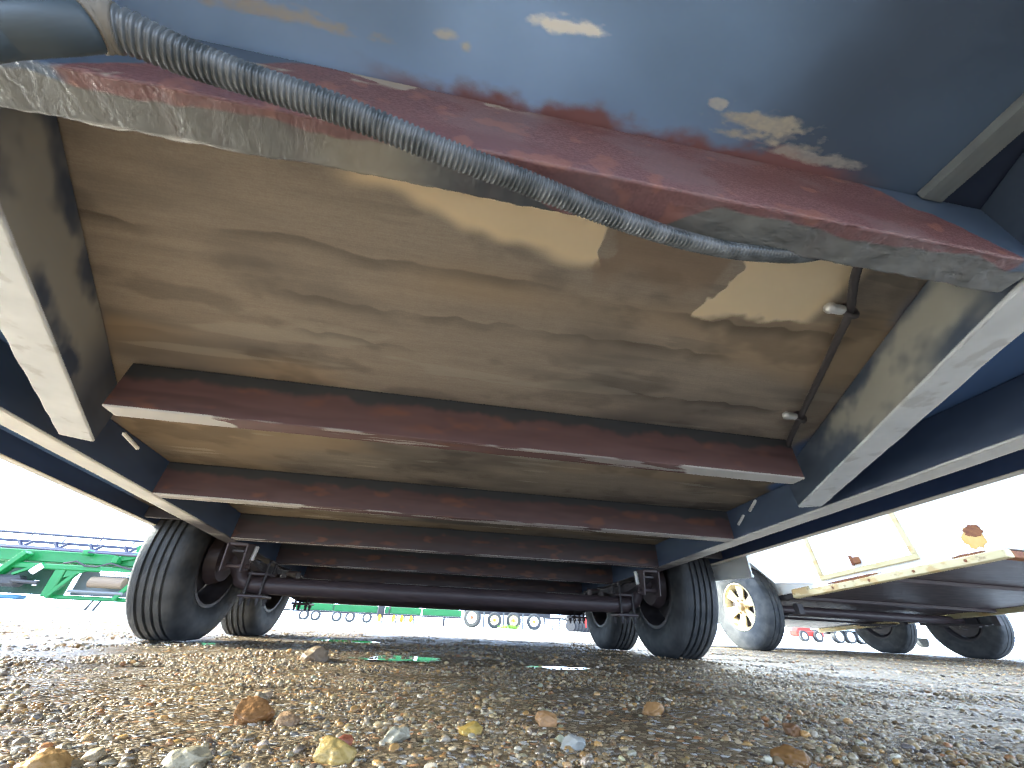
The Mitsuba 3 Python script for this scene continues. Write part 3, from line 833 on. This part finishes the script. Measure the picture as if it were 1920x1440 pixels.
# door with a cream frame
wt('door', cbox((-1.665, -0.151, 0.515), (-0.905, -0.143, 1.7), 0.003), 'white_paint')
dk = f'{W}__door'
for lo, hi in (((-1.70, -0.151, 0.478), (-0.87, -0.132, 0.512)), ((-1.70, -0.151, 0.513), (-1.667, -0.132, 1.74)), ((-0.903, -0.151, 0.513), (-0.87, -0.132, 1.74))):
    add(dk + '__frame', cbox(lo, hi, 0.003), 'cream_paint', 30, BT)
add(dk + '__latch', cat(cbox((-1.29, -0.142, 0.535), (-1.235, -0.118, 0.585), 0.006), cbox((-1.232, -0.1425, 0.53), (-1.21, -0.126, 0.605), 0.004)), 'rust', 30, BT)


def ragged(seed, w, h):
    a = np.linspace(0, 2 * np.pi, 60)[:-1]
    r = 0.6 + 0.8 * meshkit.fbm(np.stack([np.cos(a) * 2, np.sin(a) * 2, a * 0 + seed], 1), 4, seed)
    return Polygon(np.stack([w * r * np.cos(a), h * r * np.sin(a)], 1)).buffer(0)


# rusted-through places: scabs with a thickness of their own
k = wt('rust_scab', sweep(ragged(3, 0.050, 0.034), (-2.075, -0.151, 0.565), (-2.075, -0.1465, 0.565), (1, 0, 0), (0, 0, 1)), 'rust')
labels[k] = {'label': 'red-brown rusted patch on the white side'}
k = wt('rust_run', sweep(ragged(12, 0.055, 0.06), (-2.06, -0.1515, 0.525), (-2.06, -0.1490, 0.525), (1, 0, 0), (0, 0, 1)), 'rust_stain')
labels[k] = {'label': 'orange rust run below the rusted patch'}
wt('rust_scab', sweep(ragged(5, 0.22, 0.009), (-1.15, -0.151, 0.446), (-1.15, -0.148, 0.446), (1, 0, 0), (0, 0, 1)), 'rust')
wt('rust_scab', sweep(ragged(6, 0.10, 0.006), (-1.98, -0.151, 0.444), (-1.98, -0.148, 0.444), (1, 0, 0), (0, 0, 1)), 'rust')
# crumpled grey-green corner skin at the nose
k = wt('corner_skin', sweep(ragged(9, 0.19, 0.13), (-2.37, -0.16, 0.80), (-2.37, -0.145, 0.80), (1, 0, 0), (0, 0, 1)), 'white_paint')
labels[k] = {'label': 'ragged pale corner sheet at the nose'}
# fender: a slanting front plate and a flat top over the wheels
yy = 0.14
plate = hull([(-0.78, -0.148, 0.474), (-0.66, yy, 0.480), (-0.77, -0.148, 0.470), (-0.65, yy, 0.476), (-0.45, -0.148, 0.79), (-0.36, yy, 0.79), (-0.44, -0.148, 0.785), (-0.35, yy, 0.785)])
wt('fender', cat(plate, cbox((-0.43, -0.148, 0.772), (1.45, yy, 0.786), 0.004), cbox((-0.345, yy - 0.008, 0.75), (1.45, yy + 0.001, 0.771), 0.003)), 'white_paint')
wt('fender_support', cbox((-0.72, -0.215, 0.39), (-0.50, -0.148, 0.47), 0.01), 'cream_paint')


def spoke_wheel(key, x, y, s):
    r, w, rr = 0.383, 0.21, 0.205
    Rz = trimesh.transformations.rotation_matrix(np.pi / 2, (0, 0, 1))
    def P(m):
        m = m.copy(); m.apply_transform(Rz); m.apply_translation((x, y, r - 0.01)); return m
    sd = s
    add(f'{W}__{key}__tyre', P(tyre_mesh(r, w, rr, grooves=2)), 'rubber', 35, WT)
    b, disc = rim_disc(rr, w, 0.02, sd)
    h = 0.36 * w
    spokes = []
    for q in range(6):
        a = q * np.pi / 3 + 0.3
        c0 = np.array([0, math.cos(a), math.sin(a)]); t = np.array([0, -math.sin(a), math.cos(a)])
        pin, pout = sd * 0.035, sd * 0.055
        sp = hull([np.array([pin + e, 0, 0]) + c0 * 0.065 + t * f for e in (-0.008, 0.008) for f in (-0.026, 0.026)] + [np.array([pout + e, 0, 0]) + c0 * (rr - 0.022) + t * f for e in (-0.008, 0.008) for f in (-0.052, 0.052)])
        spokes.append(sp)
    ring = revolve([(sd * 0.03, 0.03), (sd * 0.03, 0.085), (sd * 0.05, 0.085), (sd * 0.05, 0.03), (sd * 0.03, 0.03)], sides=32)
    if ring.volume < 0: ring.invert()
    add(f'{W}__{key}__rim', P(cat(b, ring, *spokes)), 'cream_rim' if s > 0 else 'dark_steel', 30, WT)
    cap = revolve([(sd * 0.045, 0.0005), (sd * 0.045, 0.04), (sd * 0.085, 0.036), (sd * 0.095, 0.0005)], sides=24)
    if cap.volume < 0: cap.invert()
    add(f'{W}__{key}__hub_cap', P(cap), 'rusty_hub', 30, WT)
    nuts = cat(*[trimesh.creation.cylinder(0.010, 0.02, sections=6).apply_transform(trimesh.transformations.rotation_matrix(np.pi / 2, (0, 1, 0))).apply_translation((sd * 0.06, 0.062 * math.cos(a), 0.062 * math.sin(a))) for a in np.arange(6) * np.pi / 3])
    add(f'{W}__{key}__wheel_nuts', P(nuts), 'rusty_hub', 30, WT)
    drum = revolve([(-sd * 0.05, 0.0005), (-sd * 0.05, 0.165), (sd * 0.01, 0.172), (sd * 0.01, 0.0005)], sides=32)
    if drum.volume < 0: drum.invert()
    add(f'{W}__{key}__brake_drum', P(drum), 'dark_steel', 30, WT)


mat('cream_rim', lambda p, n, uv: mix((0.60, 0.50, 0.30), (0.40, 0.26, 0.10), smoothstep(0.52, 0.72, fbm(p.x * 14, p.y * 14, p.z * 14, 4))), 0.45)
mat('rusty_hub', lambda p, n, uv: mix((0.50, 0.40, 0.22), (0.30, 0.15, 0.06), fbm(p.x * 25, p.y * 25, p.z * 25, 3)), 0.5)
for i, (x, y, s) in enumerate(((0, 0, 1), (0.95, 0, 1), (0.10, -WW, -1), (1.07, -WW, -1))):
    spoke_wheel('wheel' if i == 0 else f'wheel_{i:03d}', x, y, s)
for x, x2 in ((0, 0.10), (0.95, 1.07)):
    wt('axle', tube([(x, -0.05, 0.365), (x2, -WW + 0.05, 0.365)], 0.042, 16), 'axle_steel', 30, WT)
    for y in (-0.27, -WW + 0.27):
        wt('leaf_spring', cat(*[cbox((x - 0.32 + 0.06 * q, y - 0.022, 0.318 - 0.011 * q), (x + 0.32 - 0.06 * q, y + 0.022, 0.328 - 0.011 * q), 0.002) for q in range(3)], cbox((x - 0.05, y - 0.04, 0.27), (x + 0.05, y + 0.04, 0.28), 0.003), cbox((x - 0.40, y - 0.03, 0.31), (x - 0.34, y + 0.03, 0.40), 0.003), cbox((x + 0.32, y - 0.03, 0.31), (x + 0.38, y + 0.03, 0.36), 0.003)), 'dark_steel', 30, WT)


# ------------------------------------------------------------------ green harvester header, front left
def wbox(key, lo, hi, b, c=0.01): return add(key, cbox(lo, hi, c), b)


H = 'harvester_header'
lab(H, 'green grain header with dark reel and tan roller standing left behind the tyre', 'farm machine')
YH = 12.0
gh = float(gz(-9, 12.0))
add(H + '__main_beam', cbox((-16, YH + 0.15, 1.02), (-5.4, YH + 0.45, 1.28), 0.02), 'green_paint')
add(H + '__lower_tube', cbox((-10.2, YH - 0.02, 0.86), (-5.6, YH + 0.12, 0.98), 0.02), 'green_paint')
add(H + '__back_panel', cbox((-16, YH + 0.5, 0.95), (-5.5, YH + 0.54, 1.20), 0.01), 'green_paint')
add(H + '__feeder_floor', cbox((-9.05, YH + 0.1, 0.26), (-5.9, YH + 0.5, 0.34), 0.015), 'green_paint')
for x in (-8.75, -7.35):
    add(H + '__leg', bar((x - 0.25, YH + 0.0, 0.28), (x + 0.08, YH + 0.1, 0.90), 0.10, 0.09, c=0.01), 'green_paint')
add(H + '__leg', bar((-10.3, YH, 0.62), (-9.9, YH, 1.2), 0.22, 0.12, c=0.01), 'green_paint')
add(H + '__brace', bar((-9.95, YH, 0.72), (-9.45, YH, 0.98), 0.06, 0.06), 'green_paint')
add(H + '__side_plate', cbox((-9.15, YH + 0.0, 0.30), (-8.93, YH + 0.4, 0.95), 0.02), 'green_paint')
add(H + '__roller', tube([(-8.28, YH + 0.05, 0.64), (-7.55, YH + 0.05, 0.64)], 0.12, 20), 'tan_rubber')
add(H + '__draper_shaft', cat(tube([(-8.15, YH, 0.86), (-7.25, YH, 0.86)], 0.035, 10), tube([(-8.15, YH + 0.05, 0.80), (-7.35, YH + 0.05, 0.80)], 0.025, 10)), 'body_white')
add(H + '__draper_shaft', tube([(-8.6, YH - 0.02, 0.43), (-7.45, YH - 0.02, 0.42)], 0.035, 10), 'grey_steel')
add(H + '__gearbox', cat(cbox((-10.2, YH - 0.1, 0.46), (-9.7, YH + 0.2, 0.70), 0.06), tube([(-9.8, YH - 0.1, 0.58), (-9.25, YH - 0.1, 0.56)], 0.04, 10)), 'black_paint')
add(H + '__oil_filter', cat(tube([(-9.55, YH - 0.05, 0.78), (-9.42, YH - 0.05, 0.93)], 0.075, 14)), 'body_white')
add(H + '__decal', cbox((-9.42, YH - 0.01, 0.5), (-9.32, YH + 0.0, 0.62), 0.004), 'body_white')
add(H + '__grey_floor', cbox((-8.85, YH + 0.42, 0.36), (-7.3, YH + 0.46, 0.9), 0.01), 'grey_steel')
add(H + '__added_shade_panel', cbox((-10.6, YH + 0.36, 0.34), (-9.16, YH + 0.40, 0.94), 0.01), 'shade_green')  # added dark sheet, painted shade in the lower left of the header
add(H + '__skid', cbox((-10.9, YH + 0.05, 0.22), (-9.6, YH + 0.3, 0.30), 0.02), 'skid_blue')
add(H + '__gusset', hull([(x, YH + y, z) for y in (0.02, 0.06) for x, z in ((-8.9, 0.95), (-8.25, 0.95), (-8.9, 0.70))]), 'green_paint')
add(H + '__gusset', hull([(x, YH + y, z) for y in (0.02, 0.06) for x, z in ((-7.28, 0.95), (-7.9, 0.95), (-7.28, 0.72))]), 'green_paint')
add(H + '__hose', tube([(-9.0 + 0.25 * i, YH - 0.06, 1.0 + 0.06 * math.sin(i * 1.9)) for i in range(14)], 0.02, 8), 'black_paint')
# reel: slim top rail on thin posts, truss bat below
add(H + '__reel__top_rail', tube([(-16, YH + 0.8, 1.78), (-7.95, YH + 0.8, 1.70)], 0.028, 8), 'slate_paint')
for x in np.arange(-15.7, -7.5, 0.82):
    add(H + '__reel__tine_post', tube([(x, YH + 0.8, 1.52), (x + 0.06, YH + 0.8, 1.77)], 0.012, 6), 'slate_paint')
add(H + '__reel__bat', cat(bar((-16, YH + 0.7, 1.555), (-7.85, YH + 0.7, 1.50), 0.05, 0.055), tube([(-16, YH + 0.6, 1.385), (-7.6, YH + 0.6, 1.335)], 0.055, 10)), 'slate_paint')
add(H + '__reel__strut', cat(*[bar((x, YH + 0.65, 1.37), (x + e * 0.16, YH + 0.68, 1.53), 0.06, 0.05) for x in np.arange(-15.6, -7.4, 0.82) for e in (-1, 1)]), 'slate_paint')
add(H + '__end_shield', hull([(x, YH + yy, z) for yy in (0.2, 0.6) for x, z in ((-7.75, 1.36), (-7.78, 1.50), (-7.6, 1.60), (-7.2, 1.63), (-6.95, 1.56), (-6.9, 1.42), (-7.2, 1.33))]), 'green_paint')
add(H + '__reel_arm', bar((-7.95, YH + 0.1, 1.18), (-6.7, YH + 0.3, 1.50), 0.12, 0.13, c=0.01), 'green_paint')
add(H + '__cylinder', tube([(-8.0, YH - 0.05, 1.26), (-6.2, YH - 0.05, 1.22)], 0.025, 8), 'black_paint')
add(H + '__pipe', tube([(-16, YH - 0.05, 1.36), (-7.0, YH - 0.05, 1.255)], 0.022, 8), 'slate_paint')
add(H + '__bracket', cbox((-8.75, YH - 0.08, 1.20), (-8.6, YH + 0.14, 1.34), 0.03), 'green_paint')
add(H + '__bracket', cbox((-8.02, YH - 0.08, 1.05), (-7.9, YH + 0.14, 1.24), 0.03), 'green_paint')
for x in (-8.15, -7.98, -10.4, -6.3, -13.5):
    add(H + '__stand', bar((x - 0.05, YH + 0.2, float(gz(x, YH)) - 0.02), (x, YH + 0.25, 0.28 if x > -9 else 0.98), 0.035, 0.035), 'black_paint')

# ------------------------------------------------------------------ far implements seen below the axles
S = 'air_seeder'
lab(S, 'long green farm implement with small gauge wheels across the yard', 'farm machine')
YS = 26.0
for a, b in ((-12.5, -9.1), (-9.0, -8.25), (-7.5, -5.55), (-5.5, -3.15), (-2.75, -0.75), (-0.65, 1.55)):
    add(S + '__panel', cbox((a, YS, 0.48), (b, YS + 0.5, 0.80), 0.02), 'green_paint')
    add(S + '__hopper', cbox((a + 0.05, YS + 0.1, 0.82), (b - 0.05, YS + 1.0, 1.9), 0.1), 'green_paint')
add(S + '__frame_beam', cbox((-12.5, YS - 0.12, 0.40), (1.6, YS - 0.02, 0.47), 0.01), 'black_paint')
for x in (-10.4, -8.6, -6.9, -6.3, -5.2, -4.5, -3.6):
    add(S + '__gauge_wheel', cat(tube([(x, YS - 0.3, 0.24), (x, YS - 0.15, 0.24)], 0.25, 20)), 'rubber')
    add(S + '__wheel_disc', tube([(x, YS - 0.31, 0.24), (x, YS - 0.301, 0.24)], 0.16, 20), 'body_white')
for x in (-2.95, -2.2, -1.75, -1.25):
    add(S + '__coulter', tube([(x, YS - 0.3, 0.26), (x + 0.03, YS - 0.28, 0.26)], 0.17, 20), 'yellow_paint')
    add(S + '__shank', bar((x + 0.18, YS - 0.2, 0.02), (x + 0.12, YS - 0.1, 0.42), 0.05, 0.05), 'black_paint')
add(S + '__hitch', cat(cbox((-3.1, YS - 0.2, 0.3), (-2.8, YS + 0.3, 0.85), 0.02), bar((-2.5, YS - 0.2, 0.4), (-2.45, YS - 0.1, 0.95), 0.06, 0.06)), 'black_paint')
for x in (0.6, -12):
    add(S + '__leg', bar((x, YS, 0.0), (x, YS, 0.45), 0.1, 0.1), 'black_paint')

K = 'wheeled_implement'
lab(K, 'farm implement on a row of four pale-rimmed tyres right of the green machine', 'farm machine')
YK = 30.0


def far_wheel(i, x, r, w, rim, yaw):
    n = f'{K}__wheel' + ('' if i == 0 else f'_{i:03d}')
    t = revolve([(-w / 2, r * 0.62), (-w / 2, r * 0.9), (-w * 0.35, r), (w * 0.35, r), (w / 2, r * 0.9), (w / 2, r * 0.62), (-w / 2, r * 0.62)], sides=40)
    d = revolve([(-w * 0.35, 0.0005), (-w * 0.30, r * 0.3), (-w * 0.42, r * 0.62), (w * 0.3, r * 0.62), (w * 0.3, 0.0005)], sides=32)
    c = revolve([(-w * 0.48, 0.0005), (-w * 0.45, r * 0.16), (-w * 0.2, r * 0.18), (-w * 0.2, 0.0005)], sides=16)
    for m, b, q in ((t, 'rubber', '__tyre'), (d, rim, '__rim'), (c, 'yellow_paint' if i else 'rust', '__hub')):
        if m.volume < 0: m.invert()
        m.apply_transform(trimesh.transformations.rotation_matrix(math.radians(yaw), (0, 0, 1)))
        m.apply_translation((x, YK, r - 0.02))
        add(n + q, m, b, 35)


for i, (x, r, w, rim, yaw) in enumerate(((2.55, 0.56, 0.42, 'body_white', 68), (4.05, 0.47, 0.35, 'cream_rim', 80), (5.35, 0.49, 0.35, 'cream_rim', 75), (6.75, 0.48, 0.3, 'body_white', 80))):
    far_wheel(i, x, r, w, rim, yaw)
add(K + '__frame_beam', cbox((2.0, YK + 0.4, 0.75), (8.0, YK + 0.7, 1.05), 0.03), 'black_paint')
add(K + '__tank', tube([(2.2, YK + 1.2, 1.9), (7.4, YK + 1.2, 1.9)], 0.8, 24), 'green_paint')
for x in (2.9, 6.5):
    add(K + '__tank_saddle', cbox((x, YK + 0.42, 1.051), (x + 0.2, YK + 1.5, 1.3), 0.02), 'black_paint')
for x in (3.35, 4.7, 6.05):
    add(K + '__post', bar((x, YK + 0.3, 0.0), (x, YK + 0.35, 0.9), 0.10, 0.08), 'grey_steel')
for x in (7.45, 8.05, 8.5):
    add(K + '__tine', bar((x, YK, 0.0), (x + 0.05, YK, 0.8), 0.06, 0.06), 'black_paint')
add(K + '__tine_bar', bar((7.4, YK + 0.08, 0.72), (9.0, YK + 0.08, 0.70), 0.06, 0.1), 'black_paint')

add('disc_plough__frame', cat(cbox((8.95, 29.6, 0.55), (10.3, 30.1, 0.95), 0.1), cbox((9.0, 29.8, 0.95), (10.6, 30.2, 1.5), 0.1)), 'black_paint')
for i in range(6):
    add('disc_plough__disc', tube([(9.15 + 0.24 * i, 29.5, 0.31), (9.18 + 0.24 * i, 29.55, 0.31)], 0.32, 18), 'black_paint')
lab('disc_plough', 'dark disc plough beside the small red machine far off', 'farm machine')
add('red_seed_box__box', hull([(x, y, z) for x in (10.15, 10.85) for y in (29.4, 29.9) for z in (0.25, 0.6)] + [(10.3, 29.5, 0.85), (10.7, 29.8, 0.85)]), 'red_paint')
add('red_seed_box__lid', cbox((10.33, 29.45, 0.86), (10.67, 29.8, 1.05), 0.05), 'body_white')
for x in (10.2, 10.7):
    add('red_seed_box__foot', cbox((x, 29.5, -0.02), (x + 0.1, 29.8, 0.25), 0.01), 'grey_steel')
lab('red_seed_box', 'small red machine with a white lid beside the disc plough', 'farm machine')
# red mower, far right between the wheels of the white trailer
QX, QY = 30.6, 32.0
add('red_mower__deck', cat(cbox((QX - 2.0, QY, 0.35), (QX + 0.5, QY + 0.8, 0.75), 0.08), hull([(QX - 1.8, QY + 0.1, 0.75), (QX - 0.4, QY + 0.1, 0.75), (QX - 1.4, QY + 0.1, 1.25), (QX - 0.9, QY + 0.1, 1.25), (QX - 1.8, QY + 0.7, 0.75), (QX - 0.4, QY + 0.7, 0.75), (QX - 1.4, QY + 0.7, 1.25), (QX - 0.9, QY + 0.7, 1.25)])), 'red_paint')
for x in (QX - 1.5, QX - 0.2):
    t = tube([(x, QY - 0.15, 0.38), (x, QY + 0.1, 0.38)], 0.38, 24)
    add('red_mower__wheel', t, 'rubber'); add('red_mower__rim', tube([(x, QY - 0.16, 0.38), (x, QY - 0.152, 0.38)], 0.22, 20), 'body_white')
lab('red_mower', 'red farm machine on small white-rimmed wheels seen below the white trailer', 'farm machine')
LX = 33.0
add('flatbed_truck__load_bed', cbox((LX - 1.4, QY, 0.85), (LX + 1.9, QY + 2.4, 1.15), 0.03), 'blue_white')
add('flatbed_truck__side_rail', cbox((LX + 1.93, QY, 0.62), (LX + 4.5, QY + 2.4, 1.15), 0.03), 'red_paint')
add('flatbed_truck__body', cbox((LX - 1.4, QY + 0.05, 1.16), (LX + 4.4, QY + 2.35, 2.6), 0.08), 'blue_white')
add('flatbed_truck__chassis', cbox((LX - 1.2, QY + 0.5, 0.6), (LX + 4.4, QY + 1.9, 0.84), 0.02), 'black_paint')
for x in (LX - 0.6, LX + 0.45, LX + 1.5):
    add('flatbed_truck__wheel', tube([(x, QY - 0.05, 0.46), (x, QY + 0.3, 0.46)], 0.46, 24), 'rubber')
    add('flatbed_truck__rim', tube([(x, QY - 0.06, 0.46), (x, QY - 0.052, 0.46)], 0.34, 20), 'body_white')
add('flatbed_truck__landing_leg', bar((LX + 4.0, QY + 0.4, -0.02), (LX + 4.0, QY + 0.4, 0.7), 0.15, 0.15), 'grey_steel')
lab('flatbed_truck', 'pale blue-white truck body with a red lower edge far off right', 'truck')
PX, PY = 31.5, 24.0
add('pickup_truck__body', cbox((PX, PY, 0.5), (PX + 5.2, PY + 1.9, 1.1), 0.12), 'blue_white')
add('pickup_truck__cab', hull([(PX + 1.2, PY + 0.1, 1.1), (PX + 3.6, PY + 0.1, 1.1), (PX + 1.7, PY + 0.2, 1.8), (PX + 3.3, PY + 0.2, 1.8), (PX + 1.2, PY + 1.8, 1.1), (PX + 3.6, PY + 1.8, 1.1), (PX + 1.7, PY + 1.7, 1.8), (PX + 3.3, PY + 1.7, 1.8)]), 'body_white')
for x in (PX + 0.9, PX + 4.1):
    add('pickup_truck__wheel', tube([(x, PY - 0.02, 0.38), (x, PY + 0.25, 0.38)], 0.38, 24), 'rubber')
    add('pickup_truck__wheel', tube([(x, PY + 1.65, 0.38), (x, PY + 1.92, 0.38)], 0.38, 24), 'rubber')
lab('pickup_truck', 'pale pickup between the two far tyres of the white trailer', 'truck')


# weeds at the foot of the far wheels
def weed():
    V, F = [], []
    g = np.random.default_rng(3)
    for i in range(220):
        b = np.array([4.9 + g.normal() * 0.35, 29.3 + g.normal() * 0.2, 0.0])
        t = b + [g.normal() * 0.1, g.normal() * 0.1, g.uniform(0.08, 0.26)]
        w = np.array([g.normal(), g.normal(), 0]); w = w / np.linalg.norm(w) * 0.022
        k = len(V); V += [b - w * 0.4, b + w * 0.4, (b + t) / 2 + w, (b + t) / 2 - w, t]; F += [(k, k + 1, k + 2), (k, k + 2, k + 3), (k + 3, k + 2, k + 4)]
    return trimesh.Trimesh(np.array(V), np.array(F), process=False)


add('weeds', weed(), 'leaf', smooth=False)
lab('weeds', 'yellow-green weeds at the foot of the far pale wheels', 'weeds', kind='stuff')
